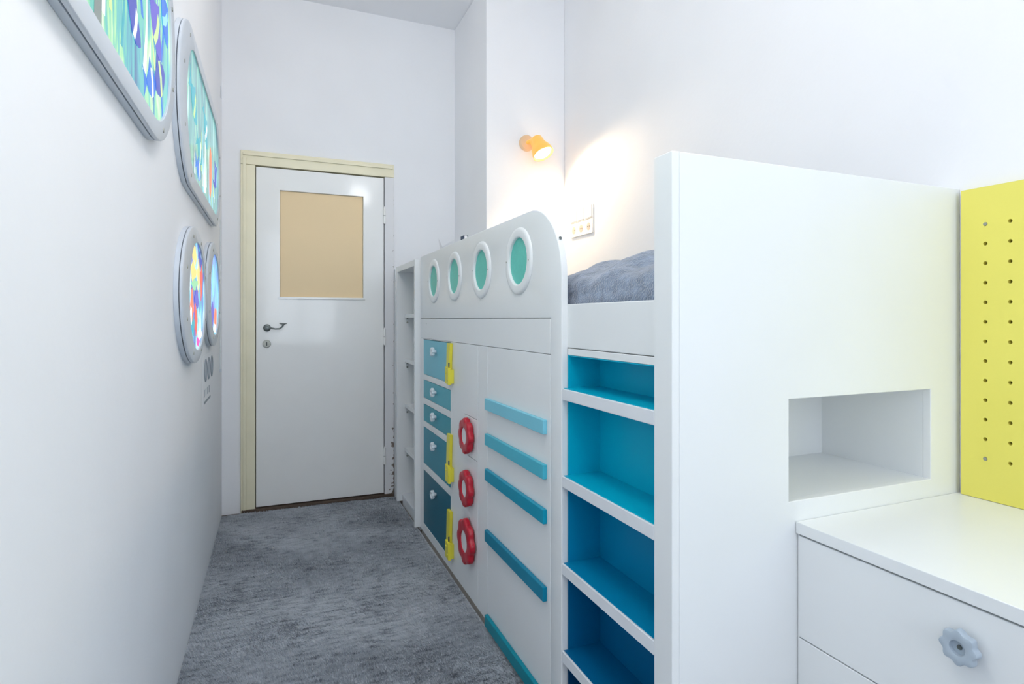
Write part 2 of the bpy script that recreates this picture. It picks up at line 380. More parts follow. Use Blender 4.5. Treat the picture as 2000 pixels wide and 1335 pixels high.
o = bpy.data.objects.new('pile', me); C.objects.link(o); o.parent = carpet; o['kind'] = 'stuff'

# ------------------------------------------------------------------ loft bed
TOP = 1.443; TH = 0.018; BOT = 0.026
Y0, Y1 = 1.378, 2.985
bed = thing('loft_bed', (1.15, 2.0, 0), 'white loft bed with rounded guard panel and four mint portholes', 'bed')
arc = [(1.588 + .21 * math.cos(t), TOP - .21 + .21 * math.sin(t)) for t in [PI / 2 + PI / 2 * i / 14 for i in range(15)]]
outer = [(Y0, BOT), (1.4445, BOT), (1.4445, 1.1205), (Y1, 1.1205), (Y1, TOP)] + arc
PH = [(2.708, 1.299), (2.368, 1.299), (2.022, 1.299), (1.668, 1.299)]
gp = finish('guard_panel', plate('YZ', outer, [circ(y, z, .0742, 40) for y, z in PH], XB, XB + TH, 0.004, 3), 'white', bed)
def ring_loops(y, z, n=48):
    prof = [(.0735, .006), (.0735, -.0045), (.0750, -.0065), (.079, -.0072), (.094, -.0072), (.1000, -.0062), (.1040, -.0035), (.1055, -.0003), (.08, .0)]
    return [[(XB + dx, y + r * math.cos(2 * PI * i / n), z + r * math.sin(2 * PI * i / n)) for i in range(n)] for r, dx in prof]
for i, (y, z) in enumerate(PH):
    r_ = finish('porthole_ring', loft(ring_loops(y, z)), 'white', bed, smooth=50)
    bm = bmesh.new(); add_loft(bm, [[(XB + .0012, a, b) for a, b in circ(y, z, .0733, 40)], [(XB + .0060, a, b) for a, b in circ(y, z, .078, 40)]], cap0=True, cap1=True)
    finish('porthole_disc', bm, 'mint', r_)
    for sgn in (-1, 1):
        bm = bmesh.new(); lathe_axis(bm, (XB - .0070, y + sgn * .0885, z + sgn * .004), (-1, 0, 0), [(0, .0028), (.0012, .0024), (.0013, .0004)], 10)
        finish('screw', bm, 'steel', r_)
finish('side_rail', box(XB, XB + TH, 1.4458, Y1, 1.0195, 1.1190, 0.0015), 'white', bed)
finish('entry_rail', box(XB + TH, XB + 2 * TH, .9725, Y0 + .03, 1.0405, 1.1575, 0.003), 'white', bed)
finish('slat_base', box(XB + 2 * TH + .002, XR - .012, .9735, 2.964, 1.0235, 1.0425), 'white', bed)
finish('end_panel', box(XB + TH + .001, 1.095, 2.967, 2.985, BOT, 1.40), 'white', bed)
finish('plinth', box(XB + .0002, XB + .010, 1.386, 2.960, 0.0, .0255), 'plinth', bed)
bm = bmesh.new(); lathe_axis(bm, (XB, 2.86, 1.094), (-1, 0, 0), [(0, .0035), (.001, .003), (.0012, .0004)], 10)
finish('screw', bm, 'steel', bed)
bm = bmesh.new(); lathe_axis(bm, (XB + .009, 1.4025, 1.338), (0, -.94, .34), [(0, .0045), (.0012, .004), (.0014, .0004)], 10)
finish('screw', bm, 'iron', bed)

# mattress and blanket
bm = box(.778, XR - .012, .986, 2.955, 1.0435, 1.185, 0.03, 4)
tag(finish('mattress', bm, 'mattress', origin=(1.17, 2.0, 1.0435)), 'pale mattress lying inside the loft bed under the fleece blanket', 'mattress')
def blanket():
    xs = []; ns, ny_ = 90, 150
    bm = bmesh.new(); ys = np.linspace(.984, 2.94, ny_); grid = []
    for y in ys:
        row = []
        for k in range(ns):
            t = k / (ns - 1)
            if t < .22:                       # the fold hanging down inside the rail
                q = t / .22; x = .7515 + .010 * math.sin(PI * q * .5); z = 1.125 + q * .070
                x -= .0015 * math.sin(q * 9 + y * 7)
            else:
                q = (t - .22) / .78; x = .7615 + q * (1.575 - .7615); z = 1.195
                z += .024 * math.sin(min(1, q / .05) * PI / 2)
                hump = math.exp(-((x - 1.05) / .22) ** 2 - ((y - 1.38) / .42) ** 2)
                z += .088 * hump + .012 * math.sin(14 * x + 5 * y) * min(1, q / .1) * .5 + .006 * math.sin(33 * y - 19 * x)
            row.append((x, y, z))
        grid.append(row)
    A = np.array(grid); nn = smooth_noise(A[:, :, 0], A[:, :, 1] + A[:, :, 2], 5, [(30, .3), (70, .25), (140, .2)])
    A[:, :, 2] += .0040 * nn + .004 * np.sin(26 * A[:, :, 1] + 40 * A[:, :, 0]) * np.clip((A[:, :, 0] - .765) / .05, 0, 1); A[:, :, 0] += .0009 * np.maximum(nn, -.8) + .0008
    V = [[bm.verts.new(A[j, i]) for i in range(ns)] for j in range(ny_)]
    for j in range(ny_ - 1):
        for i in range(ns - 1): bm.faces.new((V[j][i], V[j][i + 1], V[j + 1][i + 1], V[j + 1][i]))
    return bm
tag(finish('blanket', blanket(), 'blanket', smooth=180, origin=(1.17, 2.0, 1.19)), 'blue-grey fleece blanket humped over the mattress in the loft bed', 'blanket')

# ------------------------------------------------------------------ knobs, wheels, latches (shared meshes)
def knob_mesh(r, dep, lobes=8):
    bm = bmesh.new(); n = 64
    prof = [(0, .38), (dep * .35, .40), (dep * .42, .92), (dep * .55, 1.0), (dep * .85, 1.0), (dep * .97, .95), (dep, .86), (dep, .50), (dep * .98, .44), (dep * .72, .42)]
    loops = []
    for d_, k in prof:
        am = .085 if k > .6 else 0
        loops.append([(-d_, r * k * (1 + am * math.cos(lobes * 2 * PI * i / n)) * math.cos(2 * PI * i / n), r * k * (1 + am * math.cos(lobes * 2 * PI * i / n)) * math.sin(2 * PI * i / n)) for i in range(n)])
    add_loft(bm, loops, cap0=True, cap1=True)
    return bm
def place_shared(name, src, loc, material=None, parent=None):
    """an object on shared mesh data; loc in world"""
    o = bpy.data.objects.new(name, src); C.objects.link(o); o.parent = parent
    o.location = Vector(loc) - Vector(ORG[parent.name]); ORG[o.name] = tuple(loc)
    return o
def shared(name, bm, material, smooth=40):
    bmesh.ops.recalc_face_normals(bm, faces=bm.faces)
    me = bpy.data.meshes.new(name); bm.to_mesh(me); bm.free(); me.materials.append(M[material]); me.shade_smooth(); me.set_sharp_from_angle(angle=math.radians(smooth)); return me
KNOB = shared('knob', knob_mesh(.020, .026), 'knob')
KNOB_G = shared('knob_grey', knob_mesh(.027, .028), 'knob_grey')
bm = bmesh.new(); lathe_axis(bm, (0, 0, 0), (-1, 0, 0), [(0, .004), (.0015, .0036), (.0016, .0005)], 12)
SCREW = shared('knob_screw', bm, 'iron')

def wheel_mesh(R, hole, dep, lobes=8):
    n = 96
    prof = [(.0, R * .93), (-dep * .2, R), (-dep * .75, R), (-dep * .93, R * .97), (-dep, R * .91), (-dep, hole * 1.12), (-dep * .94, hole), (0, hole)]
    loops = []
    for dx, r in prof:
        L = []
        for i in range(n):
            t = 2 * PI * i / n
            k = 1.0
            if r > hole * 1.2:
                k = 1 + .062 * math.cos(lobes * t) - .010 * math.cos(2 * lobes * t)
            L.append((dx, r * k * math.cos(t), r * k * math.sin(t)))
        loops.append(L)
    bm = bmesh.new(); add_loft(bm, loops, cyclic=True)
    return bm

# ------------------------------------------------------------------ under-bed drawer cabinet
dc = thing('drawer_cabinet', (.95, 2.68, 0), 'bed-base cabinet with five drawers shading from pale blue to dark teal', 'cabinet')
DZ = [(.835, 1.0165), (.715, .808), (.597, .685), (.380, .568), (.070, .346)]
DYA, DYB = 2.428, 2.922
finish('face_frame', plate('YZ', rect(2.409, 2.984, BOT, 1.0185), [rect(DYA, DYB, a, b) for a, b in DZ[1:]] + [rect(DYA, DYB, .835, 1.0150)], XB, XB + TH, 0.001, 1), 'white', dc)
finish('carcass', boxes((XB + .036, 1.09, 2.412, 2.964, BOT + .003, 1.015)), 'dark', dc)
LAT = {0: (1.0150, .832), 3: (.622, .412), 4: (.292, .085)}
for i, (a, b) in enumerate(DZ):
    b_ = 1.0120 if i == 0 else b - .002
    dr = finish('drawer', box(XB + .001, XB + TH, DYA + .0015, DYB - .0015, a + .0015, b_, 0.001, 1), f'drawer{i}', dc)
    zk = [.962, .769, .652, .513, .286][i]
    kn = place_shared('knob', KNOB, (XB + .001, 2.675, zk), parent=dr)
    if i in LAT:
        zt, zb = LAT[i]; Lh = zt - zb
        # lever: tall wedge, narrow on top; hinge block with two bolts at its foot
        def wedge(pts, x0, x1):
            bm = bmesh.new(); add_loft(bm, [[(x1, y, z) for y, z in pts], [(x0, y, z) for y, z in pts]], cap0=True, cap1=True)
            bmesh.ops.recalc_face_normals(bm, faces=bm.faces); bmesh.ops.bevel(bm, geom=bm.edges[:], offset=.0015, segments=2, affect='EDGES'); return bm
        bm = wedge([(2.439, zt - .002), (2.392, zt - .002), (2.402, zb + .085), (2.404, zb + .004), (2.444, zb), (2.455, zb + .03)], XB - .014, XB - .0008)
        lt = finish('latch', bm, 'yellow', dr)
        bm = wedge([(2.425, zb + .080), (2.378, zb + .076), (2.372, zb + .004), (2.425, zb + .008)], XB - .026, XB - .0145)
        B2 = [(2.408, zb + .056), (2.388, zb + .026), (2.437, zb + .016)]
        for (yy, zz), xx in zip(B2, (XB - .026, XB - .026, XB - .014)):
            b2 = bmesh.new(); lathe_axis(b2, (xx - .0001, yy, zz), (-1, 0, 0), [(0, .0055), (.002, .005), (.0025, .001)], 10)
            finish('bolt', b2, 'yellow', dr, smooth=50)
        add_box(bm, XB - .0145, XB - .0006, 2.376, 2.400, zb + .010, zb + .070)
        o = finish('latch_block', bm, 'yellow', dr)
        bm = tube([(XB - .017, 2.396, zb + .098), (XB - .017, 2.396, zb + .080)], .0035, 8)
        finish('latch_pin', bm, 'iron', dr, smooth=40)

# ------------------------------------------------------------------ cupboard with red handwheels
wc = thing('wheel_cupboard', (.95, 2.18, 0), 'white bed-base cupboard with three red handwheels on its door', 'cupboard')
WH = [(2.164, .660, .0675, .034), (2.164, .454, .0685, .034), (2.164, .247, .085, .042)]
door = finish('door', plate('YZ', rect(2.0635, 2.4072, BOT, 1.0180), [rect(2.075, 2.235, .7340, .7365), rect(2.072, 2.20, .5760, .5785)], XB, XB + TH, 0.001, 1), 'white', wc)
finish('fixed_panel', box(XB, XB + TH, 1.9560, 2.0622, BOT, 1.0180, 0.001, 1), 'white', wc)
finish('carcass', boxes((XB + .036, 1.09, 1.958, 2.405, BOT + .003, 1.015)), 'dark', wc)
for i, (y, z, R, ho) in enumerate(WH):
    bm = wheel_mesh(R, ho, .024); bm.transform(Matrix.Translation((XB - .003, y, z)))
    w_ = finish('handwheel', bm, 'red', door, smooth=45)
    finish('wheel_hub', loft([[(XB - .0005, a, b) for a, b in circ(y, z, ho - .0006, 36)], [(XB - .0215, a, b) for a, b in circ(y, z, ho - .0006, 36)]], cap0=True, cap1=True), 'white', door, smooth=40)
    for q in range(4):
        t = PI / 4 + q * PI / 2; rr = (R + ho) / 2
        bm = bmesh.new(); lathe_axis(bm, (XB - .0004, y + rr * math.cos(t), z + rr * math.sin(t)), (-1, 0, 0), [(0, .006), (.0035, .006)], 10)
        finish('standoff', bm, 'red', door, smooth=50)


# ------------------------------------------------------------------ striped cupboard
sc = thing('striped_cupboard', (.95, 1.70, 0), 'white bed-base cupboard with five blue horizontal slats on its door', 'cupboard')
door = finish('door', box(XB, XB + TH, 1.4462, 1.9545, BOT, 1.0180, 0.001, 1), 'white', sc)
finish('carcass', boxes((XB + .036, 1.09, 1.39, 1.953, BOT + .003, 1.015)), 'dark', sc)
for i, zt in enumerate((.834, .708, .582, .364, .060)):
    finish('slat', box(XB - .0135, XB - .0003, 1.466, 1.9515, zt - .041, zt, 0.0015, 1), f'bar{i}', door)

# ------------------------------------------------------------------ ladder shelf (steps up to the bed)
ls = thing('ladder_shelf', (.77, 1.17, 0), 'white-edged step shelf with teal and blue compartments beside the headboard', 'shelf')
RZ = [.932, .699, .466, .233]
XI = .830; YL0, YL1 = .9725, 1.3770
finish('top_strip', box(XB + TH, XB + TH + .016, YL0, YL1 - .0002, 1.0215, 1.0390, 0.001, 1), 'white', ls)
RUNG = None
for i, z in enumerate(RZ):
    finish('step', box(XB, XI, YL0, YL1, z - .030, z, 0.0015, 1), 'white_edge', ls)
CT = [1.0213, .902, .669, .436, .203]; CB = [.932, .699, .466, .233, .020]
for i in range(5):
    t, b = CT[i], CB[i]
    bm = boxes((XI - .004, XI, YL0, YL1, b + .0003, t),                       # back
               (XB + TH + .0005, XI - .004, YL1 - .0045, YL1 - .0002, b + .0003, t),   # far side
               (XB + TH + .0005, XI - .004, YL0, YL0 + .004, b + .0003, t),   # near side
               (XB + TH + .0005, XI - .004, YL0 + .004, YL1 - .0045, t - .0025, t - .0003),
               (XB + .0045, XI - .004, YL0 + .004, YL1 - .0046, b + .0003, b + .0018))
    finish('compartment', bm, f'comp{i}', ls)

# ------------------------------------------------------------------ headboard with niche
YP, YP2 = .9137, .9715
hb = thing('bed_headboard', (1.15, .94, 0), 'tall white headboard panel with an open niche above the drawer chest', 'headboard')
NX0, NX1, NZ0, NZ1 = 1.0147, 1.4806, .728, .947
finish('edge_panel', box(XB, XB + .0165, YP, YP2, 0.004, TOP, 0.0012, 1), 'white', hb)
finish('front_panel', plate('XZ', rect(XB + .0170, XR - .002, 0.004, TOP), [rect(NX0, NX1, NZ0, NZ1)], YP, YP + .018, 0.0012, 1), 'white', hb)
finish('back_panel', plate('XZ', rect(XB + .0170, XR - .002, 0.004, TOP - .002), [rect(NX0 - .014, NX1 + .014, NZ0 - .014, NZ1 + .014)], YP2 - .001, YP2 - .018), 'white', hb)
finish('top_cap', box(XB + .018, XR - .003, YP + .019, YP2 - .019, TOP - .02, TOP - .001), 'white', hb)
yb = 1.217
finish('niche_box', boxes((NX0 - .012, NX1 + .012, YP + .0185, yb + .012, NZ0 - .012, NZ0), (NX0 - .012, NX1 + .012, YP + .0185, yb + .012, NZ1, NZ1 + .012),
                          (NX0 - .012, NX0, YP + .0185, yb + .012, NZ0, NZ1), (NX1, NX1 + .012, YP + .0185, yb + .012, NZ0, NZ1), (NX0, NX1, yb, yb + .012, NZ0, NZ1)), 'white', hb)

# ------------------------------------------------------------------ corner bookcase by the door
bc = thing('bookcase', (.87, 3.24, 0), 'narrow open white bookcase between the door and the bed', 'bookcase')
BX0, BX1, BY0, BY1, BZ0, BZT = .681, 1.05, 2.990, 3.482, .026, 1.431
finish('side_panel', box(BX0, BX1, BY0, BY0 + .020, BZ0, BZT, 0.002), 'white', bc)
finish('side_panel', box(BX0, BX1, BY1 - .020, BY1, BZ0, BZT, 0.002), 'white', bc)
finish('top_panel', box(BX0 + .002, BX1, BY0 + .0205, BY1 - .0205, BZT - .034, BZT - .001, 0.002), 'white', bc)
finish('back_panel', box(BX1 - .008, BX1 - .001, BY0 + .0205, BY1 - .0205, BZ0, BZT - .035), 'white', bc)
finish('bottom_panel', box(BX0 + .030, BX1 - .009, BY0 + .0205, BY1 - .0205, .048, .068, 0.002), 'white_edge', bc)
finish('kick_board', box(BX0 + .034, BX0 + .046, BY0 + .0205, BY1 - .0205, 0.002, .047), 'white', bc)
for z in (1.147, .878, .607, .345):
    s_ = finish('shelf', box(BX0 + .048, BX1 - .009, BY0 + .0205, BY1 - .0205, z - .022, z, 0.002), 'white', bc)
    bm = bmesh.new()
    for xx in (BX0 + .062,): lathe_axis(bm, (xx, BY1 - .0206, z - .050), (0, -1, 0), [(0, .0055), (.006, .0055)], 10); lathe_axis(bm, (xx, BY1 - .0206, z - .027), (0, -1, 0), [(0, .004), (.012, .004)], 8)
    finish('shelf_pin', bm, 'steel', s_)

# a folded sheet and a small book standing on the bookcase
bm = bmesh.new()
BT = [(.868, 3.13), (.890, 3.185), (.945, 3.150)]; TP = [(.848, 3.14, .140), (.886, 3.19, .098), (.946, 3.16, .138)]
lo_ = [bm.verts.new((x, y, BZT + .0005)) for x, y in BT]; hi_ = [bm.verts.new((x, y, BZT + z)) for x, y, z in TP]
for i in range(2): bm.faces.new((lo_[i], lo_[i + 1], hi_[i + 1], hi_[i]))
bmesh.ops.solidify(bm, geom=bm.faces[:], thickness=.0012)
tag(finish('folded_paper', bm, 'paper', smooth=0, origin=(.90, 3.18, BZT)), 'white folded sheet of paper peeking over the bed guard panel', 'paper')
b_ = thing('book', (.975, 3.05, BZT), 'dark blue book corner peeking over the bed guard panel', 'book')
bx = boxes((.963, .9650, 3.026, 3.090, BZT + .0005, BZT + .145), (.983, .985, 3.026, 3.090, BZT + .0005, BZT + .145), (.965, .983, 3.0880, 3.090, BZT + .0005, BZT + .145))
finish('cover', bx, 'bookblue', b_)
finish('pages', box(.9653, .9827, 3.029, 3.0875, BZT + .002, BZT + .141), 'paper', b_)

# ------------------------------------------------------------------ drawer chest by the headboard
ch = thing('drawer_chest', (1.31, .58, 0), 'white drawer chest with scalloped grey knobs in front of the headboard', 'chest')
HX, HY0, HY1 = 1.0325, .248, .9125
finish('top', box(HX, XR - .004, HY0, HY1, .660, .6845, 0.0015), 'white', ch)
finish('carcass', boxes((HX + .024, XR - .004, HY0 + .002, HY1 - .0005, .03, .6525)), 'dark', ch)
finish('side_panel', box(HX + .006, HX + .0235, HY1 - .0045, HY1 - .0008, .02, .6595), 'white', ch)
finish('plinth', box(HX + .03, HX + .05, HY0 + .01, HY1 - .01, 0.0, .03), 'white', ch)
for i, (a, b) in enumerate(((.4405, .6555), (.2270, .4375), (.032, .2240))):
    dr = finish('drawer', box(HX + .004, HX + .0235, HY0 + .002, HY1 - .005, a, b, 0.001, 1), 'white', ch)
    kz = (.592, .345, .135)[i]
    kn = place_shared('knob', KNOB_G, (HX + .004, .583, kz), parent=dr)
    o = place_shared('knob_screw', SCREW, (HX + .004 - .0203, .583, kz), parent=dr)

# ------------------------------------------------------------------ yellow pegboard
BXF = XR - .020
cols = [.8475 - .0508 * i for i in range(12)]; rows = [1.3448 - .04678 * i for i in range(13)]
pb_holes = [circ(y, z, .0046, 12) for y in cols for z in rows]
pb = finish('pegboard', plate('YZ', rect(.248, .9005, .6855, 1.4345), pb_holes, BXF, XR - .0065), 'yellow_board', origin=(1.58, .57, .6855), smooth=30)
tag(pb, 'yellow pegboard with rows of small holes above the drawer chest', 'pegboard')
finish('backing', box(XR - .0062, XR - .0015, .250, .8985, .690, 1.430), 'dark', pb)
for y, z in ((cols[0], rows[0]), (cols[0], rows[-1])):
    bm = bmesh.new(); lathe_axis(bm, (BXF + .004, y, z), (-1, 0, 0), [(0, .0042), (.0052, .0042), (.0056, .002)], 12)
    finish('screw', bm, 'steel', pb, smooth=50)

# ------------------------------------------------------------------ lit porthole pictures on the left wall
def picture_mat(name, stops, sc, strength, seed, contrast=(0.35, 0.65), dist=1.2):
    m = bpy.data.materials.new(name); m.use_nodes = True; nt = m.node_tree; b = nt.nodes['Principled BSDF']
    tc = nt.nodes.new('ShaderNodeTexCoord'); mp = nt.nodes.new('ShaderNodeMapping'); mp.inputs['Scale'].default_value = sc; mp.inputs['Location'].default_value = (seed, seed * 1.7, seed * .3)
    nt.links.new(tc.outputs['Object'], mp.inputs['Vector'])
    n = nt.nodes.new('ShaderNodeTexNoise'); n.inputs['Scale'].default_value = 1; n.inputs['Detail'].default_value = 3; n.inputs['Distortion'].default_value = dist
    nt.links.new(mp.outputs['Vector'], n.inputs['Vector'])
    cr = nt.nodes.new('ShaderNodeValToRGB')
    lo, hi = contrast
    for i, c in enumerate(stops):
        e = cr.color_ramp.elements.new(lo + (hi - lo) * i / (len(stops) - 1)); e.color = lin(c)
    cr.color_ramp.elements.remove(cr.color_ramp.elements[0]); cr.color_ramp.elements.remove(cr.color_ramp.elements[-1])
    nt.links.new(n.outputs['Fac'], cr.inputs['Fac'])
    b.inputs['Base Color'].default_value = (.02, .04, .05, 1); b.inputs['Roughness'].default_value = .15
    nt.links.new(cr.outputs['Color'], b.inputs['Emission Color']); b.inputs['Emission Strength'].default_value = strength
    return m
def flat(name, col, strength=1.2):
    m = mat(name, (10, 14, 16), 0.3, 0.3, emit=col, estr=strength); m.cycles.emission_sampling = 'NONE'; return m
FM = {k: flat('print_' + k, c) for k, c in dict(navy=(58, 70, 170), blue=(42, 110, 205), violet=(92, 82, 190), pale=(222, 240, 214), lime=(196, 228, 150), orange=(236, 118, 84), coral=(230, 84, 70),
      yellow=(238, 208, 120), green=(140, 205, 160), teal=(60, 160, 175), grey=(120, 130, 128), pink=(225, 60, 170), white=(240, 250, 250), ink=(50, 66, 110), sky=(140, 205, 235)).items()}

def blob(bm, pts, x, mi=0):
    """flat printed shape: a thin closed outline on the picture plane"""
    vs = [bm.verts.new((x, a, b)) for a, b in pts]; w = [bm.verts.new((x - .0004, a, b)) for a, b in pts]
    f = bm.faces.new(vs); f.material_index = mi; n = len(vs)
    for i in range(n): bm.faces.new((vs[i], vs[(i + 1) % n], w[(i + 1) % n], w[i])).material_index = mi
def rot(pts, cx, cz, a, s): 
    ca, sa = math.cos(a), math.sin(a); return [(cx + s * (p * ca - q * sa), cz + s * (p * sa + q * ca)) for p, q in pts]
FISH_BODY = [(.5, 0), (.42, .10), (.25, .20), (0, .24), (-.22, .16), (-.36, .06), (-.36, -.06), (-.22, -.16), (0, -.24), (.25, -.20), (.42, -.10)]
FISH_TAIL = [(-.33, 0.03), (-.62, .24), (-.54, 0), (-.62, -.24), (-.33, -.03)]
FISH_FIN = [(-.18, .17), (.02, .42), (.22, .20)]
BAND = [(.14, .23), (.02, .245), (.06, 0), (.02, -.245), (.14, -.23), (.19, 0)]
def fish(parent, x, cy, cz, size, ang, body, band, tail=None):
    bm = bmesh.new()
    blob(bm, rot(FISH_TAIL, cy, cz, ang, size), x, 1); blob(bm, rot(FISH_FIN, cy, cz, ang, size), x, 1)
    blob(bm, rot(FISH_BODY, cy, cz, ang, size), x + .0006, 0); blob(bm, rot(BAND, cy, cz, ang, size), x + .0012, 2)
    return finish('painted_fish', bm, [FM[body], FM[tail or body], FM[band]], parent, smooth=0)
def weed(bm, x, y, z, h_, w_, bend, mi=0):
    n = 6; L = []; R = []
    for i in range(n + 1):
        t = i / n; c = y + bend * math.sin(t * 2.4); ww = w_ * (1 - t) * (.6 + .4 * math.sin(3 * t + 1)) + .002
        L.append((c - ww, z + h_ * t)); R.append((c + ww, z + h_ * t))
    blob(bm, L + R[::-1], x, mi)

XFRONT = XL + .025
def lightbox(label, outer, inner, pmat, base):
    root = thing('porthole_light_box', base, label, 'light box', 'lit porthole pictures on the wall')
    mid = lerp_loop(outer, inner, .06); mid2 = lerp_loop(outer, inner, .12)
    def at(loop, x): return [(x, a, b) for a, b in loop]
    finish('case', loft([at(outer, XL + .0004), at(outer, XL + .0135), at(mid, XL + .0145)], cap0=True, cap1=True), 'grey_lacquer', root, smooth=40)
    finish('shadow_gap', loft([at(mid, XL + .0147), at(mid, XL + .0163)], cap0=True, cap1=True), 'dark', root, smooth=40)
    r = finish('ring', loft([at(outer, XL + .0165), at(outer, XFRONT - .003), at(lerp_loop(outer, inner, .02), XFRONT - .001), at(mid, XFRONT), at(lerp_loop(outer, inner, .97), XFRONT), at(inner, XFRONT - .0015), at(inner, XL + .0168), at(mid2, XL + .0166)], cyclic=True), 'grey_lacquer', root, smooth=40)
    p = finish('picture', loft([at(lerp_loop(outer, inner, .99), XL + .0168), at(lerp_loop(outer, inner, .99), XL + .0195)], cap0=True, cap1=True), pmat, root, smooth=30)
    n = len(outer)
    for i in range(8):
        k = (i * n // 8 + n // 16) % n; q = lerp_loop(outer, inner, .5)[k]
        bm = bmesh.new(); lathe_axis(bm, (XFRONT, q[0], q[1]), (1, 0, 0), [(0, .006), (.0015, .0055), (.0016, .001)], 10)
        finish('screw', bm, 'steel', r)
    return root, p, XL + .0198
PM1 = picture_mat('reef_print_one', [(20, 92, 140), (40, 140, 165), (62, 170, 172), (96, 190, 160), (160, 215, 150), (215, 240, 205)], (1, 17, 3.2), 1.05, 2.0, (.30, .70))
PM2 = picture_mat('reef_print_two', [(34, 84, 100), (58, 122, 128), (76, 148, 146), (90, 160, 160), (130, 190, 160), (190, 235, 235)], (1, 13, 3.4), 1.0, 5.0, (.28, .72))
PM3 = picture_mat('coral_print', [(40, 60, 170), (60, 80, 190), (50, 150, 190), (90, 200, 215), (190, 220, 235)], (1, 9, 6.0), 1.05, 8.0)
PM4 = picture_mat('water_print', [(110, 120, 215), (95, 150, 220), (110, 190, 225), (130, 205, 225), (160, 215, 235)], (1, 7, 3.0), 1.05, 3.0)
# 1: the big one nearest the camera
o1 = capsule(.30, 1.812, 1.533, 2.107); i1 = capsule(.345, 1.757, 1.577, 2.063)
r1, p1, x1 = lightbox('largest lit porthole picture with striped blue fish, cut off by the photo edge', o1, i1, PM1, (XL, 1.05, 1.533))
for cy, cz, s, a, b, bd in ((1.36, 1.835, .16, -.5, 'violet', 'pale'), (1.55, 1.80, .19, -.6, 'violet', 'lime'), (1.22, 1.79, .15, -.35, 'blue', 'pale'), (1.33, 1.705, .14, -.4, 'navy', 'white'),
                            (1.46, 1.97, .17, -.9, 'navy', 'sky'), (1.60, 1.69, .17, .5, 'navy', 'lime'), (1.67, 1.885, .17, -1.0, 'blue', 'sky'), (1.50, 1.645, .13, .3, 'blue', 'white'), (.98, 1.80, .16, .3, 'blue', 'pale'), (.75, 1.85, .18, .4, 'orange', 'white'), (1.60, 2.00, .13, -.4, 'blue', 'white')):
    fish(p1, x1, cy, cz, s, a, b, bd)
bm = bmesh.new()
for k in range(26):
    y = rng.uniform(.62, 1.66); weed(bm, x1 - .0001, y, 1.60 + rng.uniform(0, .16), rng.uniform(.10, .30), rng.uniform(.006, .018), rng.uniform(-.05, .05), int(rng.choice([0, 0, 1, 1, 2, 2, 3])))
tag(finish('painted_weed', bm, [FM['teal'], FM['lime'], FM['blue'], FM['white']], p1, smooth=0), kind='stuff')
bm = bmesh.new(); weed(bm, x1 + .0002, 1.08, 1.58, .46, .020, .012); finish('painted_weed', bm, [FM['grey']], p1, smooth=0)
# 2: beyond it
o2 = capsule(1.895, 3.270, 1.550, 2.075); i2 = capsule(2.050, 3.200, 1.600, 2.028)
r2, p2, x2 = lightbox('lit teal porthole picture with an orange fish, above the two round ones', o2, i2, PM2, (XL, 2.55, 1.550))
bm = bmesh.new(); blob(bm, rot([(-.5, -.05), (-.3, -.2), (.1, -.24), (.5, -.1), (.62, .1), (.3, .26), (-.1, .22), (-.45, .12)], 2.80, 1.735, 1.35, .20), x2 + .0014)
finish('painted_coral', bm, [FM['orange']], p2, smooth=0)
for cy, cz, s, a, b, bd in ((2.25, 1.86, .20, -.5, 'teal', 'lime'), (2.42, 1.74, .17, -.3, 'teal', 'pale'), (2.62, 1.88, .18, -.8, 'teal', 'white'), (3.05, 1.78, .20, .6, 'navy', 'sky'), (2.38, 1.66, .14, -.2, 'blue', 'white')):
    fish(p2, x2, cy, cz, s, a, b, bd)
bm = bmesh.new()
for k in range(16):
    y = rng.uniform(2.2, 3.05); weed(bm, x2 - .0001, y, 1.60 + rng.uniform(0, .08), rng.uniform(.10, .30), rng.uniform(.006, .016), rng.uniform(-.02, .02), int(rng.integers(0, 3)))
tag(finish('painted_weed', bm, [FM['white'], FM['sky'], FM['lime']], p2, smooth=0), kind='stuff')
# 3 and 4: the two oval ones
o3 = circ(2.282, 1.200, .337, 64, .235); i3 = circ(2.335, 1.198, .230, 64, .190)
r3, p3, x3 = lightbox('oval lit porthole picture with orange and yellow corals', o3, i3, PM3, (XL, 2.28, .965))
def spl(cy, cz, ry, rz, seed, n=22, j=.3):
    r = np.random.default_rng(seed); ph = r.uniform(0, 6.28, 3)
    return [(cy + ry * math.cos(2 * PI * i / n) * (1 + j * math.sin(3 * 2 * PI * i / n + ph[0])), cz + rz * math.sin(2 * PI * i / n) * (1 + j * math.sin(4 * 2 * PI * i / n + ph[1]))) for i in range(n)]
for cy, cz, ry, rz, c, sd in ((2.27, 1.345, .05, .035, 'yellow', 1), (2.43, 1.33, .05, .035, 'navy', 2), (2.24, 1.275, .07, .035, 'yellow', 3), (2.38, 1.275, .035, .05, 'yellow', 9), (2.47, 1.255, .04, .06, 'coral', 4), (2.29, 1.235, .08, .022, 'green', 5),
                              (2.20, 1.165, .045, .045, 'orange', 6), (2.33, 1.195, .05, .035, 'violet', 7), (2.30, 1.115, .035, .05, 'coral', 8), (2.23, 1.095, .035, .03, 'teal', 10), (2.42, 1.06, .05, .02, 'white', 11), (2.36, 1.035, .04, .016, 'pink', 12), (2.17, 1.13, .02, .03, 'white', 13)):
    bm = bmesh.new(); blob(bm, spl(cy, cz, ry, rz, sd), x3 + .0001 * sd); finish('painted_coral', bm, [FM[c]], p3, smooth=0)
o4 = circ(2.945, 1.229, .305, 64, .234); i4 = circ(2.99, 1.229, .215, 64, .185)
r4, p4, x4 = lightbox('smaller-looking oval lit porthole picture in pale blue and pink, nearest the door', o4, i4, PM4, (XL, 2.945, .995))
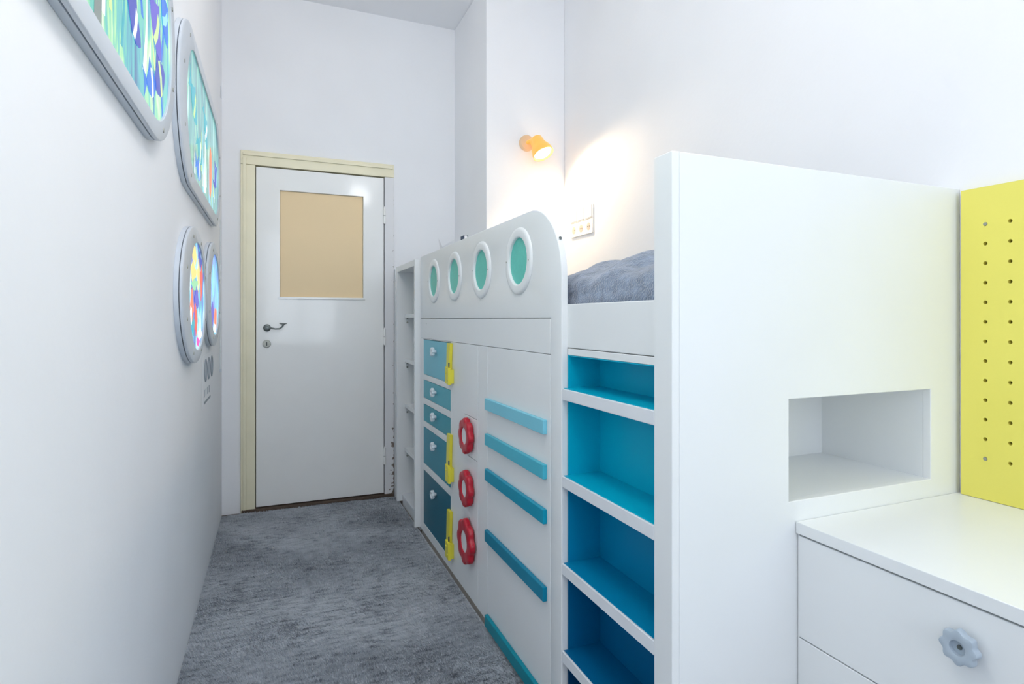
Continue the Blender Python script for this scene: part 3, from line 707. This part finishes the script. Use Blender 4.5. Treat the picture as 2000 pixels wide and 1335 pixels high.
for cy, cz, ry, rz, c, sd in ((2.90, 1.14, .06, .05, 'violet', 3), (3.04, 1.12, .06, .05, 'orange', 5), (3.00, 1.075, .06, .02, 'white', 7), (2.95, 1.29, .05, .07, 'sky', 8)):
    bm = bmesh.new(); blob(bm, spl(cy, cz, ry, rz, sd, j=.15), x4 + .0001 * sd); finish('painted_coral', bm, [FM[c]], p4, smooth=0)
for r_ in (r1, r2, r3, r4): pass

# wall plate with three rings, four strokes and a printed line
wp = thing('wall_plate', (XL, 2.95, .76), 'white wall plate with three grey rings beside the oval pictures', 'wall plate')
finish('plate', box(XL + .0005, XL + .0022, 2.690, 3.205, .742, .962, 0.0005, 1), 'plaster', wp)
for y in (2.795, 2.925, 3.055):
    bm = loft([[(XL + .0024, a, b) for a, b in circ(y, .897, .052, 32, .050)], [(XL + .0050, a, b) for a, b in circ(y, .897, .050, 32, .048)], [(XL + .0050, a, b) for a, b in circ(y, .897, .040, 32, .038)], [(XL + .0024, a, b) for a, b in circ(y, .897, .040, 32, .038)]], cyclic=True)
    g = finish('ring', bm, 'decal', wp)
    finish('ring_centre', loft([[(XL + .0024, a, b) for a, b in circ(y, .897, .0395, 28, .0375)], [(XL + .0032, a, b) for a, b in circ(y, .897, .0395, 28, .0375)]], cap0=True, cap1=True), 'decal_light', g)
for y in (2.735, 2.80, 2.865, 2.93):
    finish('stroke', box(XL + .0024, XL + .0030, y, y + .022, .787, .818), 'decal', wp)
finish('printed_line', box(XL + .0024, XL + .0030, 2.735, 3.0, .757, .768), 'decal', wp)
bm = tube([(XL + .004, 3.52, .985), (XL + .004, 3.521, 1.30), (XL + .004, 3.52, 1.66)], .0025, 8)
cb = thing('cable', (XL, 3.52, .837), 'thin pale cable running down the wall beside the door corner', 'cable')
finish('wire', tube([(XL + .003, 3.52, .845), (XL + .003, 3.521, 1.30), (XL + .003, 3.52, 1.66)], .0022, 8), 'white_edge', cb)
bm.free()
finish('end_clip', box(XL + .0004, XL + .010, 3.510, 3.530, .828, .846, 0.002), 'grey_lacquer', cb)
tag(finish('wall_hook', box(XL + .0004, XL + .004, 3.575, 3.600, 2.345, 2.410, 0.0015), 'grey_lacquer', origin=(XL, 3.588, 2.345)), 'small grey hook plate high on the wall near the door corner', 'hook')

# ------------------------------------------------------------------ socket panel in the alcove
sp = thing('socket_panel', (XR, 2.835, 1.583), 'white panel of three switches over three sockets on the lamp-lit wall', 'socket panel')
for z0, z1 in ((1.583, 1.6615), (1.6635, 1.742)):
    finish('plate', box(XR - .009, XR - .0005, 2.711, 2.960, z0, z1, 0.002), 'socket_white', sp)
    for k in range(3):
        y = 2.7525 + .083 * k
        if z0 < 1.6:
            bm = loft([[(XR - .0095, a, b) for a, b in circ(y, 1.622, .021)], [(XR - .0098, a, b) for a, b in circ(y, 1.622, .0195)], [(XR - .0092, a, b) for a, b in circ(y, 1.622, .018)]], cap0=True, cap1=True)
            s_ = finish('socket', bm, 'socket_shade', sp)
            finish('pin_hole', boxes((XR - .0097, XR - .0093, y - .0115, y - .0065, 1.6195, 1.6245), (XR - .0097, XR - .0093, y + .0065, y + .0115, 1.6195, 1.6245)), 'dark', s_)
        else:
            finish('rocker', box(XR - .0125, XR - .0092, y - .036, y + .036, z0 + .006, z1 - .006, 0.002), 'socket_white', sp)

# ------------------------------------------------------------------ wall lamp
wl = thing('wall_lamp', (1.345, YA, 2.125), 'small amber wall spotlight glowing in the alcove above the bed', 'lamp')
bm = bmesh.new(); lathe_axis(bm, (1.345, YA - .0005, 2.128), (0, -1, 0), [(0, .046), (.012, .046), (.020, .040), (.022, .004)], 28)
finish('base', bm, 'lamp_base', wl, smooth=40)
finish('arm', tube([(1.345, YA - .018, 2.128), (1.352, YA - .06, 2.128), (1.368, YA - .085, 2.122)], .011, 12), 'orange_glass', wl, smooth=50)
ax = Vector((.24, -.42, -.86)).normalized(); tip = Vector((1.364, YA - .080, 2.140))
bm = bmesh.new()
prof = [(0, .012), (.004, .028), (.012, .036), (.05, .041), (.075, .053), (.100, .060), (.118, .061), (.118, .058), (.098, .056), (.05, .038), (.014, .033), (.010, .004)]
add_tube_like(bm, tip, ax, prof, 32, True, True)
finish('lamp_shade', bm, 'orange_glass', wl, smooth=40)
bm = bmesh.new(); add_tube_like(bm, tip, ax, [(.03, .012), (.045, .018), (.07, .034), (.094, .049), (.105, .051), (.116, .042), (.121, .022), (.122, .002)], 24, True, True)
finish('bulb', bm, 'bulb', wl, smooth=40)
ld = bpy.data.lights.new('wall_lamp_light', 'SPOT'); ld.energy = 17; ld.color = (1.0, .74, .44); ld.spot_size = math.radians(160); ld.spot_blend = 0.5; ld.shadow_soft_size = .05
lo = bpy.data.objects.new('wall_lamp_light', ld); C.objects.link(lo); lo.location = tip + ax * .175; lo.rotation_euler = ax.to_track_quat('-Z', 'Y').to_euler()

# ------------------------------------------------------------------ unseen globe pendants added to light the room
for i, ((x, y, zc, R), pw, col) in enumerate(ADDED_LAMPS):
    cl = thing('added_pendant_light', (x, y, zc - R), ('large added glass globe pendant, out of view, lighting the room beside the headboard', 'small added glass globe pendant, out of view, lighting the carpet near the door', 'small added glass globe pendant, out of view, close to the ceiling between the added windows')[i], 'added pendant light', 'added glass globe pendants')
    bm = bmesh.new(); lathe_axis(bm, (x, y, CEIL - .0005), (0, 0, -1), [(0, .055), (.012, .055), (.022, .045), (.026, .010), (.026, .002)], 32)
    finish('ceiling_rose', bm, 'window_white', cl, smooth=40)
    finish('cord', tube([(x, y, CEIL - .027), (x, y, zc + R + .030)], .0035, 8), 'window_white', cl, smooth=60)
    bm = bmesh.new(); lathe_axis(bm, (x, y, zc + R * .94), (0, 0, 1), [(0, .050), (.02, .046), (.034, .024), (.040, .004)], 32)
    finish('cap', bm, 'window_white', cl, smooth=40)
    bm = bmesh.new(); lathe_axis(bm, (x, y, zc), (0, 0, -1), [(-R * math.cos(t), R * math.sin(t)) for t in [.34 + (PI - .35) * k / 22 for k in range(23)]], 40)
    gm = mat('added_globe_glow_%d' % i, (255, 255, 255), 0.4, emit=(255, 255, 255), estr=pw)
    gm.node_tree.nodes['Principled BSDF'].inputs['Emission Color'].default_value = (col[0], col[1], col[2], 1)
    finish('globe', bm, gm, cl, smooth=40)
